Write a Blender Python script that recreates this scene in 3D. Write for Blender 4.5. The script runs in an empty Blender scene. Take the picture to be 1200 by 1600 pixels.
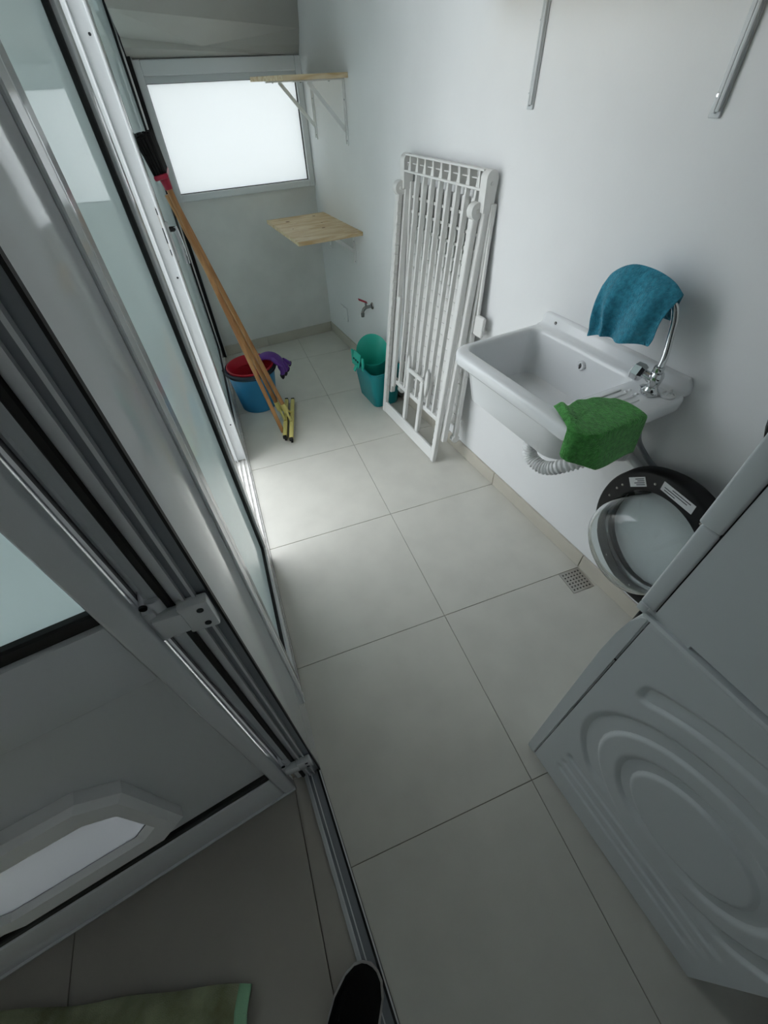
import bpy, bmesh, math, random
from mathutils import Vector, Matrix, Euler, noise as mnoise
random.seed(7)
sc = bpy.context.scene
# ------------------------------------------------------------------ camera
F_PX = 645.49
cam_d = bpy.data.cameras.new('camera'); cam = bpy.data.objects.new('camera', cam_d)
sc.collection.objects.link(cam)
cam_d.sensor_fit = 'VERTICAL'; cam_d.sensor_height = 32.0; cam_d.sensor_width = 24.0
cam_d.lens = F_PX / 1600 * 32.0
cam_d.clip_start = 0.01
cam.location = (-0.4715, -1.312, 1.493)
cam.rotation_mode = 'XYZ'; cam.rotation_euler = (0.756, 0.0325, -0.3563)
sc.camera = cam
# ------------------------------------------------------------------ sky (bright overcast) and exposure
wd = bpy.data.worlds.new('overcast'); sc.world = wd; wd.use_nodes = True
bg = wd.node_tree.nodes['Background']
bg.inputs['Color'].default_value = (0.92, 0.965, 1.02, 1)
bg.inputs['Strength'].default_value = 1.0
sc.view_settings.view_transform = 'Standard'; sc.view_settings.look = 'None'
sc.view_settings.gamma = 1.0; sc.view_settings.use_curve_mapping = False
sc.view_settings.exposure = 2.15

# ------------------------------------------------------------------ helpers
A = math.atan(0.12); CA, SA = math.cos(A), math.sin(A)
O = Vector((0.577, 0, 0)); RW = Matrix.Rotation(A, 4, 'Z')
def w2t(p): return O + RW.to_3x3() @ Vector(p)
BASE = {}
def srgb(h):
    h = h.lstrip('#'); c = [int(h[i:i+2], 16) / 255 for i in (0, 2, 4)]
    return tuple(v / 12.92 if v <= .04045 else ((v + .055) / 1.055) ** 2.4 for v in c) + (1,)
def mat(name, col, rough=.5, metal=0, spec=.5, var=0, vscale=8, bump=0, bscale=200, coat=0, trans=0, ior=1.45, col2=None, sheen=0):
    m = bpy.data.materials.new(name); m.use_nodes = True
    nt = m.node_tree; b = nt.nodes['Principled BSDF']
    c = srgb(col) if isinstance(col, str) else col
    b.inputs['Base Color'].default_value = c
    b.inputs['Roughness'].default_value = rough; b.inputs['Metallic'].default_value = metal
    b.inputs['Specular IOR Level'].default_value = spec; b.inputs['Coat Weight'].default_value = coat
    b.inputs['Transmission Weight'].default_value = trans; b.inputs['IOR'].default_value = ior
    b.inputs['Sheen Weight'].default_value = sheen
    tc = nt.nodes.new('ShaderNodeTexCoord')
    if var or col2:
        n = nt.nodes.new('ShaderNodeTexNoise'); n.inputs['Scale'].default_value = vscale; n.inputs['Detail'].default_value = 6
        nt.links.new(tc.outputs['Object'], n.inputs['Vector'])
        r = nt.nodes.new('ShaderNodeValToRGB')
        if col2: c0, c1 = c, srgb(col2)
        else:
            c0 = tuple(v * (1 - var) for v in c[:3]) + (1,); c1 = tuple(min(1, v * (1 + var)) for v in c[:3]) + (1,)
        r.color_ramp.elements[0].position = .35; r.color_ramp.elements[1].position = .65
        r.color_ramp.elements[0].color = c0; r.color_ramp.elements[1].color = c1
        nt.links.new(n.outputs['Fac'], r.inputs['Fac']); nt.links.new(r.outputs['Color'], b.inputs['Base Color'])
    if bump:
        n2 = nt.nodes.new('ShaderNodeTexNoise'); n2.inputs['Scale'].default_value = bscale; n2.inputs['Detail'].default_value = 4
        nt.links.new(tc.outputs['Object'], n2.inputs['Vector'])
        bp = nt.nodes.new('ShaderNodeBump'); bp.inputs['Strength'].default_value = bump; bp.inputs['Distance'].default_value = .002 if bump < .85 else .005
        nt.links.new(n2.outputs['Fac'], bp.inputs['Height']); nt.links.new(bp.outputs['Normal'], b.inputs['Normal'])
    return m
def frosted(name, col, trans=.5, rough=.03):
    m = bpy.data.materials.new(name); m.use_nodes = True; nt = m.node_tree; nt.nodes.clear()
    out = nt.nodes.new('ShaderNodeOutputMaterial'); L = nt.links
    df = nt.nodes.new('ShaderNodeBsdfDiffuse'); tr = nt.nodes.new('ShaderNodeBsdfTranslucent')
    df.inputs['Color'].default_value = srgb(col); tr.inputs['Color'].default_value = srgb(col)
    m1 = nt.nodes.new('ShaderNodeMixShader'); m1.inputs[0].default_value = trans
    L.new(df.outputs[0], m1.inputs[1]); L.new(tr.outputs[0], m1.inputs[2])
    gl = nt.nodes.new('ShaderNodeBsdfGlossy'); gl.inputs['Roughness'].default_value = rough
    fr = nt.nodes.new('ShaderNodeFresnel'); fr.inputs['IOR'].default_value = 1.5
    m2 = nt.nodes.new('ShaderNodeMixShader'); L.new(fr.outputs[0], m2.inputs[0])
    L.new(m1.outputs[0], m2.inputs[1]); L.new(gl.outputs[0], m2.inputs[2]); L.new(m2.outputs[0], out.inputs[0])
    return m
def wood(name, c1, c2, scale=6, axis='Y', dist=3, rough=.55):
    m = bpy.data.materials.new(name); m.use_nodes = True; nt = m.node_tree; b = nt.nodes['Principled BSDF']
    b.inputs['Roughness'].default_value = rough
    tc = nt.nodes.new('ShaderNodeTexCoord'); mp = nt.nodes.new('ShaderNodeMapping')
    s = {'X': (.15, 1, 1), 'Y': (1, .15, 1), 'Z': (1, 1, .15)}[axis]
    mp.inputs['Scale'].default_value = tuple(v * scale for v in s)
    n = nt.nodes.new('ShaderNodeTexNoise'); n.inputs['Scale'].default_value = 6; n.inputs['Detail'].default_value = 8; n.inputs['Distortion'].default_value = dist * .3
    r = nt.nodes.new('ShaderNodeValToRGB'); r.color_ramp.elements[0].color = srgb(c1); r.color_ramp.elements[1].color = srgb(c2)
    r.color_ramp.elements[0].position = .38; r.color_ramp.elements[1].position = .62
    nt.links.new(tc.outputs['Object'], mp.inputs[0]); nt.links.new(mp.outputs[0], n.inputs['Vector'])
    nt.links.new(n.outputs['Fac'], r.inputs[0]); nt.links.new(r.outputs[0], b.inputs['Base Color'])
    return m
M = {}
M['wall'] = mat('white_wall_paint', '#e9eaea', .75, var=.02, vscale=3, bump=.12, bscale=90)
M['wallback'] = mat('white_wall_paint_scuffed', '#dcdcd8', .75, var=.05, vscale=5, bump=.12, bscale=90)
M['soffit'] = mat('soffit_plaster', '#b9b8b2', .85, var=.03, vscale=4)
M['tile'] = mat('porcelain_tile', '#d3d1c8', .32, var=.035, vscale=7, bump=.05, bscale=350, spec=.45)
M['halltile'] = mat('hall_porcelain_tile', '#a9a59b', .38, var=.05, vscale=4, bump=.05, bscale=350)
M['grout'] = mat('grout', '#8b8678', .9)
M['skirt'] = mat('skirting_tile', '#c2bdb0', .4, var=.03, vscale=9)
M['alu'] = mat('white_aluminium', '#dde0e1', .09, spec=.5, bump=.006, bscale=12)
M['alugrey'] = mat('white_aluminium_matt', '#c9cdce', .35)
M['panel'] = mat('white_door_panel', '#d5d8d8', .4)
M['dark'] = mat('dark_aluminium', '#878c90', .35)
M['rubber'] = mat('black_rubber', '#0a0a0a', .6)
M['sill'] = mat('dirty_white_sill', '#e8e6e2', .4, var=.12, vscale=30)
M['steel'] = mat('stainless', '#b9b6b0', .3, metal=.9)
M['chrome'] = mat('chrome', '#d8dadb', .07, metal=1)
M['frost'] = frosted('frosted_glass', '#e6f1f0', .62, .01)
M['frostwin'] = frosted('frosted_window_glass', '#f5f7f6', .75, .05)
M['glass'] = mat('clear_glass', '#f4f8f8', .0, trans=1, ior=1.12, spec=.5)
M['bowl'] = mat('door_bowl_glass', '#eef3f3', .0, trans=1, ior=1.32)
M['flap'] = frosted('milky_flap_plastic', '#dfe1e3', .6, .05)
M['machine'] = mat('machine_white_enamel', '#d9dfe1', .32, spec=.45)
M['seam'] = mat('seam_dark', '#23282b', .6)
M['ring'] = mat('black_door_plastic', '#0c0d10', .5, spec=.3)
M['cover'] = mat('door_cover_plastic', '#e4e7e8', .25)
M['sticker'] = mat('white_sticker', '#dfe1e2', .5)
M['ink'] = mat('sticker_ink', '#4b4d50', .6)
M['ceramic'] = mat('sink_white_resin', '#eef0f1', .18, spec=.5)
M['plastic'] = mat('white_plastic', '#edeeed', .4)
M['plasticb'] = mat('aged_white_plastic', '#dcdcd8', .45)
M['rack'] = mat('rack_white_plastic', '#e0e0dd', .42)
M['hose'] = mat('grey_hose', '#8e9092', .35)
M['pine'] = wood('pine_board', '#e2d0ae', '#c9ab7c', 7, 'X')
M['pineend'] = wood('pine_end_grain', '#b08b5d', '#94714a', 12, 'X')
M['knot'] = mat('pine_knot', '#7d5a38', .6)
M['pole'] = wood('pole_wood', '#b98a58', '#9d6c3d', 5, 'Z', rough=.45)
M['yellow'] = mat('pale_yellow_plastic', '#dccf7f', .45)
M['blue'] = mat('blue_bucket_plastic', '#2a7ba6', .4)
M['red'] = mat('red_bucket_plastic', '#b5172c', .4)
M['navy'] = mat('dark_rim_plastic', '#1f2733', .45)
M['teal'] = mat('teal_bucket_plastic', '#0b8387', .38)
M['mint'] = mat('mint_wringer_plastic', '#2fb5a0', .4)
M['purple'] = mat('purple_rubber', '#5a2a86', .45)
M['black'] = mat('black_bristle', '#0b0a0a', .8)
M['crimson'] = mat('crimson_plastic', '#9c1335', .4)
M['cblue'] = mat('blue_microfibre', '#3a90a8', .95, var=.22, vscale=90, bump=1, bscale=260, sheen=.3, spec=.1)
M['cgreen'] = mat('green_microfibre', '#53a24f', .95, var=.24, vscale=90, bump=1, bscale=260, sheen=.3, spec=.1)
M['towel'] = mat('stained_green_terry', '#c3cfa4', .95, col2='#8a9168', vscale=12, bump=1, bscale=500, sheen=.3, spec=.1)
M['hem'] = mat('green_towel_hem', '#a3d8b0', .9, bump=.8, bscale=400, spec=.1)
M['shoe'] = mat('black_canvas', '#08080a', .9, bump=.3, bscale=600, spec=.2)
M['sole'] = mat('grey_rubber_sole', '#b9b8b4', .6)
M['redpaint'] = mat('red_tap_lever', '#a3243a', .35)
M['tapmetal'] = mat('tap_metal', '#8b8b89', .25, metal=.9)

def link(o): sc.collection.objects.link(o)
def mk(name, bm, m, parent=None, base=None, frame='T', smooth=35, mods=()):
    """bm is in frame coordinates; the object sits at base (frame coordinates)."""
    if parent is not None:
        base = BASE[parent.name]
    b = Vector(base or (0, 0, 0))
    bmesh.ops.translate(bm, verts=bm.verts, vec=-b)
    bmesh.ops.recalc_face_normals(bm, faces=bm.faces)
    me = bpy.data.meshes.new(name); bm.to_mesh(me); bm.free()
    for mm in (m if isinstance(m, (list, tuple)) else [m]): me.materials.append(M[mm] if isinstance(mm, str) else mm)
    if smooth:
        for p in me.polygons: p.use_smooth = True
        me.set_sharp_from_angle(angle=math.radians(smooth))
    o = bpy.data.objects.new(name, me); link(o)
    BASE[o.name] = b
    if parent is not None: o.parent = parent
    else:
        if frame == 'W': o.location = w2t(b); o.rotation_euler = (0, 0, A)
        else: o.location = b
    for k, kw in mods:
        md = o.modifiers.new(k.lower(), k)
        for kk, v in kw.items(): setattr(md, kk, v)
    return o
def tag(o, label, cat=None, group=None, kind=None):
    if label: o['label'] = label
    if cat: o['category'] = cat
    if group: o['group'] = group
    if kind: o['kind'] = kind
    return o
def thing(name, base, frame='T', label=None, cat=None, group=None, kind=None):
    o = bpy.data.objects.new(name, None); link(o); o.empty_display_size = .05
    b = Vector(base); BASE[o.name] = b
    if frame == 'W': o.location = w2t(b); o.rotation_euler = (0, 0, A)
    else: o.location = b
    return tag(o, label, cat, group, kind)
def BM(): return bmesh.new()
def box(bm, x0, x1, y0, y1, z0, z1, bev=0, seg=2):
    r = bmesh.ops.create_cube(bm, size=1)
    for v in r['verts']:
        v.co = Vector((x0 + (v.co.x + .5) * (x1 - x0), y0 + (v.co.y + .5) * (y1 - y0), z0 + (v.co.z + .5) * (z1 - z0)))
    if bev:
        es = list({e for v in r['verts'] for e in v.link_edges})
        bmesh.ops.bevel(bm, geom=es, offset=bev, segments=seg, profile=.5, affect='EDGES')
    return bm
def obox(bm, c, ax, sz, bev=0, seg=2):
    """oriented box: centre, 3 axis vectors, full sizes"""
    t = BM(); box(t, -sz[0]/2, sz[0]/2, -sz[1]/2, sz[1]/2, -sz[2]/2, sz[2]/2, bev, seg)
    X, Y, Z = [Vector(a).normalized() for a in ax]; c = Vector(c)
    for v in t.verts: v.co = c + X * v.co.x + Y * v.co.y + Z * v.co.z
    add(bm, t); return bm
def add(bm, t):
    me = bpy.data.meshes.new('tmp'); t.to_mesh(me); t.free(); bm.from_mesh(me); bpy.data.meshes.remove(me)
def prism(bm, pts, h0, h1, f=lambda x, y, h: (x, y, h)):
    a = [bm.verts.new(f(x, y, h0)) for x, y in pts]; b = [bm.verts.new(f(x, y, h1)) for x, y in pts]
    n = len(pts); bm.faces.new(a[::-1]); bm.faces.new(b)
    for i in range(n): bm.faces.new((a[i], a[(i+1) % n], b[(i+1) % n], b[i]))
    return bm
def tube(bm, pts, r, n=12, cap=True):
    pts = [Vector(p) for p in pts]; m = len(pts); rs = r if isinstance(r, (list, tuple)) else [r] * m
    t0 = (pts[1] - pts[0]).normalized(); ref = Vector((0, 0, 1)) if abs(t0.z) < .9 else Vector((1, 0, 0))
    u = t0.cross(ref).normalized(); rings = []
    for i in range(m):
        t = (pts[min(i+1, m-1)] - pts[max(i-1, 0)]).normalized()
        u = (u - t * u.dot(t)).normalized(); v = t.cross(u)
        rings.append([bm.verts.new(pts[i] + (u * math.cos(k*2*math.pi/n) + v * math.sin(k*2*math.pi/n)) * rs[i]) for k in range(n)])
    for i in range(m-1):
        for k in range(n): bm.faces.new((rings[i][k], rings[i][(k+1) % n], rings[i+1][(k+1) % n], rings[i+1][k]))
    if cap: bm.faces.new(rings[0][::-1]); bm.faces.new(rings[-1])
    return bm
def lathe(bm, prof, c=(0, 0, 0), ax=None, n=32, closed=False, caps=False):
    """prof: (r, h) list; ax: (X, Y, Z) frame vectors"""
    X, Y, Z = [Vector(a) for a in (ax or ((1, 0, 0), (0, 1, 0), (0, 0, 1)))]; c = Vector(c)
    rings = [[bm.verts.new(c + (X * math.cos(k*2*math.pi/n) + Y * math.sin(k*2*math.pi/n)) * max(r, 1e-5) + Z * h) for k in range(n)] for r, h in prof]
    q = len(rings)
    for i in range(q if closed else q-1):
        a, b = rings[i], rings[(i+1) % q]
        for k in range(n): bm.faces.new((a[k], a[(k+1) % n], b[(k+1) % n], b[k]))
    if caps: bm.faces.new(rings[0][::-1]); bm.faces.new(rings[-1])
    return bm
def rrect(x0, x1, y0, y1, r, n=6):
    """rounded rectangle outline, counter-clockwise; r float or 4 radii"""
    rr = r if isinstance(r, (list, tuple)) else [r]*4; out = []
    for (cx, cy, a0, q) in ((x1, y1, 0, rr[0]), (x0, y1, 90, rr[1]), (x0, y0, 180, rr[2]), (x1, y0, 270, rr[3])):
        sx = -1 if cx == x1 else 1; sy = -1 if cy == y1 else 1
        for k in range(n+1):
            t = math.radians(a0 + 90*k/n); out.append((cx + sx*q + q*math.cos(t), cy + sy*q + q*math.sin(t)))
    return out
def loft(bm, rings, cap0=False, cap1=False):
    R = [[bm.verts.new(p) for p in r] for r in rings]; n = len(R[0])
    for a, b in zip(R, R[1:]):
        for k in range(n): bm.faces.new((a[k], a[(k+1) % n], b[(k+1) % n], b[k]))
    if cap0: bm.faces.new(R[0][::-1])
    if cap1: bm.faces.new(R[-1])
    return bm
def grid(bm, f, nu, nv):
    V = [[bm.verts.new(f(i/nu, j/nv)) for j in range(nv+1)] for i in range(nu+1)]
    for i in range(nu):
        for j in range(nv): bm.faces.new((V[i][j], V[i+1][j], V[i+1][j+1], V[i][j+1]))
    return bm
def spline(P, n=8):
    P = [Vector(p) for p in P]; Q = [2*P[0]-P[1]] + P + [2*P[-1]-P[-2]]; out = []
    for i in range(1, len(Q)-2):
        for k in range(n):
            t = k/n; a, b, c, d = Q[i-1:i+3]
            out.append(.5*((2*b) + (c-a)*t + (2*a-5*b+4*c-d)*t*t + (3*b-a-3*c+d)*t**3))
    return out + [P[-1]]
def clip(poly, nx, ny, d):
    """keep nx*x+ny*y<=d"""
    out = []
    for i, p in enumerate(poly):
        q = poly[(i+1) % len(poly)]; a = nx*p[0]+ny*p[1]-d; b = nx*q[0]+ny*q[1]-d
        if a <= 0: out.append(p)
        if a*b < 0: t = a/(a-b); out.append((p[0]+t*(q[0]-p[0]), p[1]+t*(q[1]-p[1])))
    return out

# ================================================================== structure
DOORY = -0.94                      # near end of the glazed side; the open doorway is nearer than this
TH0, TH1 = (-0.600, -0.93), (-0.545, -1.62)   # room-side edge of the threshold
def th_n():
    dx, dy = TH1[0]-TH0[0], TH1[1]-TH0[1]; l = math.hypot(dx, dy); return dx/l, dy/l
# laundry floor ------------------------------------------------------
fl = BM()
prism(fl, [(-.72, 2.3), (-.72, -2.3), (.95, -2.3), (.95, -1.0), (.35, 2.35)][::-1], -.08, -.0035)
floor = tag(mk('floor', fl, 'grout'), 'beige porcelain tiled laundry floor', kind='structure')
def tile(poly, parent, m, name='floor_tile'):
    poly = [p for i, p in enumerate(poly) if math.dist(p, poly[i-1]) > 1e-4]
    if len(poly) < 3: return
    ar = abs(sum(poly[i-1][0]*p[1]-p[0]*poly[i-1][1] for i, p in enumerate(poly)))/2
    if ar < .0008: return
    b = BM(); prism(b, poly, -.009, 0)
    es = [e for e in b.edges if all(v.co.z > -.001 for v in e.verts)]
    bmesh.ops.bevel(b, geom=es, offset=.0007, segments=1, affect='EDGES')
    mk(name, b, m, parent)
J = .0011
for (x0, x1) in ((-.66, 0), (0, 1.2)):
    for y0 in (-2.4, -1.8, -1.2, -.6, 0, .6, 1.2, 1.8):
        p = [(x0+J, y0+J), (x1-J, y0+J), (x1-J, y0+.6-J), (x0+J, y0+.6-J)]
        p = clip(p, CA, SA, CA*.577)                              # right wall
        p = clip(p, -SA, CA, 2.22 - SA*.577) if p else p          # back wall (ly<=2.22)
        if p: p = clip(p, SA, -CA, 1.95 + SA*.577)                # front wall
        if p: p = clip(p, -1, 0, .5995)                           # glazing line
        if p:                                                     # threshold line
            dx, dy = th_n(); nx, ny = dy, -dx
            p = clip(p, nx, ny, nx*TH0[0]+ny*TH0[1] - .001)
        if p and len(p) > 2: tile(p, floor, 'tile')
# walls --------------------------------------------------------------
b = BM(); box(b, 0, .12, -2.1, 2.34, -.02, 2.6)
tag(mk('wall_right', b, 'wall', frame='W'), 'white painted wall beside the sink', kind='structure')
b = BM(); BWL = -1.06
box(b, BWL, 0, 2.22, 2.34, -.02, .985); box(b, BWL, 0, 2.22, 2.34, 1.585, 2.6); box(b, BWL, -.915, 2.22, 2.34, .985, 1.585)
wb = tag(mk('wall_back', b, 'wallback', frame='W'), 'white end wall under the frosted window', kind='structure')
b = BM(); box(b, -1.45, .12, -2.07, -1.95, -.02, 2.6)
tag(mk('wall_front', b, 'wall', frame='W'), 'white wall behind the washing machine', kind='structure')
b = BM(); box(b, -.70, -.60, -1.95, 2.2, 2.12, 2.6)
tag(mk('wall_left', b, 'wall'), 'white wall band above the glazed doors', kind='structure')
b = BM(); box(b, -.72, 1.0, -2.3, 2.45, 2.5, 2.6)
tag(mk('ceiling', b, 'wall'), 'plain laundry ceiling', kind='structure')
# stepped soffit above the window (underside of a stair) ---------------
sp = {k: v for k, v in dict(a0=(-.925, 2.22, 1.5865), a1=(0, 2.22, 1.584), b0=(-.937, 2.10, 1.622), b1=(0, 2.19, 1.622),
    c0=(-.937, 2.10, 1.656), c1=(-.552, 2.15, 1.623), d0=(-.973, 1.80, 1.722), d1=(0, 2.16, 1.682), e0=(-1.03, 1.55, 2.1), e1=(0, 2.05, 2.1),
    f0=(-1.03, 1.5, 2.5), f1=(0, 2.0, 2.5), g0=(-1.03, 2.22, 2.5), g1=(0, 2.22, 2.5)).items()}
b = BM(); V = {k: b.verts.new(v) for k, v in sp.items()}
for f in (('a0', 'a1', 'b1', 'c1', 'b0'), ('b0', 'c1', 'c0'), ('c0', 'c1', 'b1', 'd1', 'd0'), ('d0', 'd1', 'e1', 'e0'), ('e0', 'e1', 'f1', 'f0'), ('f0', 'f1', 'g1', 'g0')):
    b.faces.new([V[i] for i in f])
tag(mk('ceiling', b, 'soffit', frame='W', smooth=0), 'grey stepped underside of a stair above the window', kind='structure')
# skirting -----------------------------------------------------------
b = BM(); box(b, -.004, 0.001, -1.95, 2.22, 0, .0735)
bs = tag(mk('baseboard_right', b, 'grout', frame='W', base=(0, 0, 0)), 'beige tile skirting along the white side wall', kind='structure')
y = -1.80
while y < 2.2:
    b = BM(); box(b, -.010, -.001, y+.001, min(y+.598, 2.2095), .001, .075, .0012, 1)
    mk('skirting_tile', b, 'skirt', bs); y += .6
b = BM(); box(b, -1.0, -.0, 2.216, 2.221, 0, .0735)
bs = tag(mk('baseboard_back', b, 'grout', frame='W', base=(0, 0, 0)), 'beige tile skirting under the window wall', kind='structure')
for x0, x1 in ((-.945, -.561), (-.559, -.011)):
    b = BM(); box(b, x0, x1, 2.210, 2.219, .001, .075, .0012, 1); mk('skirting_tile', b, 'skirt', bs)
# window -------------------------------------------------------------
wn = thing('window_1', (-.45, 2.22, .985), 'W', 'frosted white-framed window in the end wall', kind='structure')
def frame4(x0, x1, z0, z1, wl, wr, wb_, wt, y0, y1, nm, m, par, bev=.003):
    for (a, c, d, e) in ((x0, x0+wl, z0, z1), (x1-wr, x1, z0, z1), (x0+wl, x1-wr, z0, z0+wb_), (x0+wl, x1-wr, z1-wt, z1)):
        b = BM(); box(b, a, c, y0, y1, d, e, bev, 1); mk(nm, b, m, par)
frame4(-.913, -.001, .986, 1.584, .038, .038, .036, .06, 2.200, 2.26, 'window_frame', 'alu', wn)
b = BM(); box(b, -.875, -.039, 2.212, 2.25, 1.496, 1.525, .002, 1); mk('blind_rail', b, 'alugrey', wn)
b = BM(); box(b, -.874, -.040, 2.230, 2.236, 1.02, 1.50); mk('window_pane', b, 'frostwin', wn)
for (x0, x1, z0, z1) in ((-.873, -.041, 1.021, 1.0245), (-.0435, -.040, 1.021, 1.497), (-.873, -.041, 1.494, 1.497), (-.874, -.8715, 1.021, 1.497)):
    b = BM(); box(b, x0, x1, 2.222, 2.231, z0, z1); mk('gasket', b, 'rubber', wn)

# ================================================================== glazed side (x = -0.6)
# sill under the sliding leaves
b = BM(); box(b, -.74, -.601, -.89, 2.12, -.05, .004)
for x in (-.612, -.632, -.655, -.675): box(b, x-.002, x+.002, -.89, 2.12, .004, .012)
tag(mk('trim_1', b, 'sill', smooth=0), 'white metal sill track under the glazed leaves', kind='structure')
# wide flat post beside the doorway
b = BM(); box(b, -.676, -.598, -.938, -.748, 0, 2.12, .003, 2)
post = tag(mk('trim_2', b, 'alu', base=(-.65, -.84, 0)), 'wide white aluminium post between doorway and fixed glazed leaf', kind='structure')
# profile of the door frame, shared by jamb and threshold: (across from room side, proud height, width, material)
prof = [(0, .003, .0035, 'rubber'), (.0035, -.002, .0145, 'dark'), (.018, .006, .004, 'alu'), (.022, .0, .010, 'dark'), (.032, .006, .004, 'alu')]
for off, h, wd_, mm in prof:
    b = BM(); box(b, -.598-off-wd_, -.598-off, -.942-h, -.9375, 0, 2.12)
    mk('jamb_rib' if mm != 'rubber' else 'gasket', b, mm, post)
b = BM(); box(b, -.657, -.646, -.944, -.9375, 0, 2.12, .002, 1); mk('gasket', b, 'rubber', post)
b = BM(); box(b, -.670, -.657, -.940, -.9375, 0, 2.12); mk('jamb_rib', b, 'alugrey', post)
dx, dy = th_n(); tdir = Vector((dx, dy, 0)); tout = Vector((dy, -dx, 0))
if tout.x > 0: tout = -tout
ths = thing('trim_3', (-.6, -1.2, 0), 'T', 'aluminium threshold track with black seal across the doorway', kind='structure')
Lth = 1.1
for off, h, wd_, mm in [(0, .004, .004, 'alu'), (.004, .002, .006, 'rubber'), (.010, -.003, .018, 'dark'), (.028, .004, .003, 'alu'), (.031, -.002, .008, 'dark'), (.039, .004, .004, 'alu'), (.043, .0, .008, 'alugrey')]:
    b = BM(); c = Vector((TH0[0], TH0[1], 0)) + tdir*(Lth/2) + tout*(off+wd_/2)
    zt = .006 + h
    c.z = (zt - .03)/2
    obox(b, c, (tdir, tout, (0, 0, 1)), (Lth, wd_, zt+.03))
    mk('track_rib' if mm != 'rubber' else 'gasket', b, mm, ths)

def leaf(name, y0, y1, xf, th, wn_, wf_, wb_, wt_, z0, z1, label, seal=.012, wide_near=None):
    r = thing(name, (xf-th/2, (y0+y1)/2, z0), 'T', label, kind='structure')
    for nm, (a, c, d, e) in (('stile', (y0, y0+wn_, z0, z1)), ('stile', (y1-wf_, y1, z0, z1)), ('rail', (y0+wn_, y1-wf_, z0, z0+wb_)), ('rail', (y0+wn_, y1-wf_, z1-wt_, z1))):
        b = BM(); box(b, xf-th, xf, a, c, d, e, .004, 2); mk(nm, b, 'alu', r)
    gy0, gy1, gz0, gz1 = y0+wn_, y1-wf_, z0+wb_, z1-wt_
    b = BM(); box(b, xf-.026, xf-.020, gy0-.004, gy1+.004, gz0-.004, gz1+.004); mk('pane', b, 'frost', r)
    s = seal
    for (a, c, d, e) in ((gy0, gy0+s*.3, gz0, gz1), (gy1-s, gy1, gz0, gz1), (gy0, gy1, gz0, gz0+s), (gy0, gy1, gz1-s, gz1)):
        b = BM(); box(b, xf-.0195, xf-.008, a, c, d, e, .002, 1); mk('gasket', b, 'rubber', r)
    return r
# fixed leaf next to the post
lA = leaf('door_1', -.748, -.045, -.600, .045, .102, .070, .110, .09, .045, 2.11, 'fixed glazed leaf with pale teal frosted pane beside the wide post')
b = BM(); box(b, -.6005, -.594, -.745, -.712, .045, 2.11, .002, 1); mk('cover_strip', b, 'alu', lA)
b = BM(); box(b, -.6, -.5975, -.712, -.690, .045, 2.11, .001, 1); mk('cover_strip', b, 'alugrey', lA)
b = BM(); box(b, -.64, -.602, -.745, -.05, .003, .046, .003, 1); mk('bottom_rail', b, 'alu', lA)
# sliding leaf beyond, pushed open, its lock edge faces the gap
lD = leaf('door_2', .70, 2.06, -.610, .085, .085, .075, .10, .09, .012, 2.10, 'sliding glazed leaf with lever handle, slid towards the window wall')
for x0, x1, dpt in ((-.695, -.688, .010), (-.665, -.659, .012), (-.618, -.610, .012)):
    b = BM(); box(b, x0, x1, .70-dpt, .702, .012, 2.10, .002, 2); mk('edge_lip', b, 'alu', lD)
b = BM(); box(b, -.6225, -.6175, .6955, .7005, 1.03, 1.19, .001, 1); lk = mk('lock_plate', b, 'steel', lD); tag(lk, 'steel lock faceplate')
for z in (1.045, 1.175):
    b = BM(); box(b, -.6222, -.6178, .6945, .697, z-.01, z+.01, .001, 1); mk('screw', b, 'seam', lk)
b = BM(); box(b, -.6225, -.6175, .6945, .697, 1.075, 1.125); mk('latch', b, 'seam', lk)
for z in (.956, .25, 1.6):
    b = BM(); lathe(b, [(0, .001), (.004, .001), (.004, -.002)], (-.630, .6995, z), ((1, 0, 0), (0, 0, 1), (0, -1, 0)), 12); mk('screw_hole', b, 'seam', lD)
# lever handle on the room face
b = BM(); box(b, -.612, -.602, .752, .782, 1.00, 1.13, .004, 2); hd = mk('handle_plate', b, 'alu', lD)
b = BM(); tube(b, [(-.607, .767, 1.105), (-.580, .767, 1.105)], .009, 12); mk('handle_neck', b, 'rubber', hd)
b = BM(); tube(b, spline([(-.581, .768, 1.112), (-.578, .767, 1.09), (-.574, .765, 1.03), (-.575, .764, .985)], 5), [.009]*10+[.008]*6, 10); mk('handle_lever', b, 'chrome', hd)
# end profile at the window wall with the thin dark gap, and small bracket near the top
b = BM(); box(b, -.66, -.590, 2.062, 2.075, 0, 2.11, .002, 1)
tg = tag(mk('trim_4', b, 'rubber', base=(-.62, 2.07, 0)), 'black seal between sliding leaf and window wall', kind='structure')
b = BM(); box(b, -.66, -.584, 2.075, 2.13, 0, 2.11, .002, 1); mk('edge_profile', b, 'alugrey', tg)
b = BM(); box(b, -.606, -.566, 1.93, 1.985, 1.735, 1.80, .003, 1)
cb = tag(mk('corner_bracket', b, 'alu', base=(-.59, 1.96, 1.735)), 'small white bracket with a dark screw under the stair soffit', 'bracket')
b = BM(); lathe(b, [(0, .0015), (.004, .0015), (.004, -.001)], (-.588, 1.93, 1.765), ((1, 0, 0), (0, 0, 1), (0, -1, 0)), 10); mk('screw', b, 'seam', cb)

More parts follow.
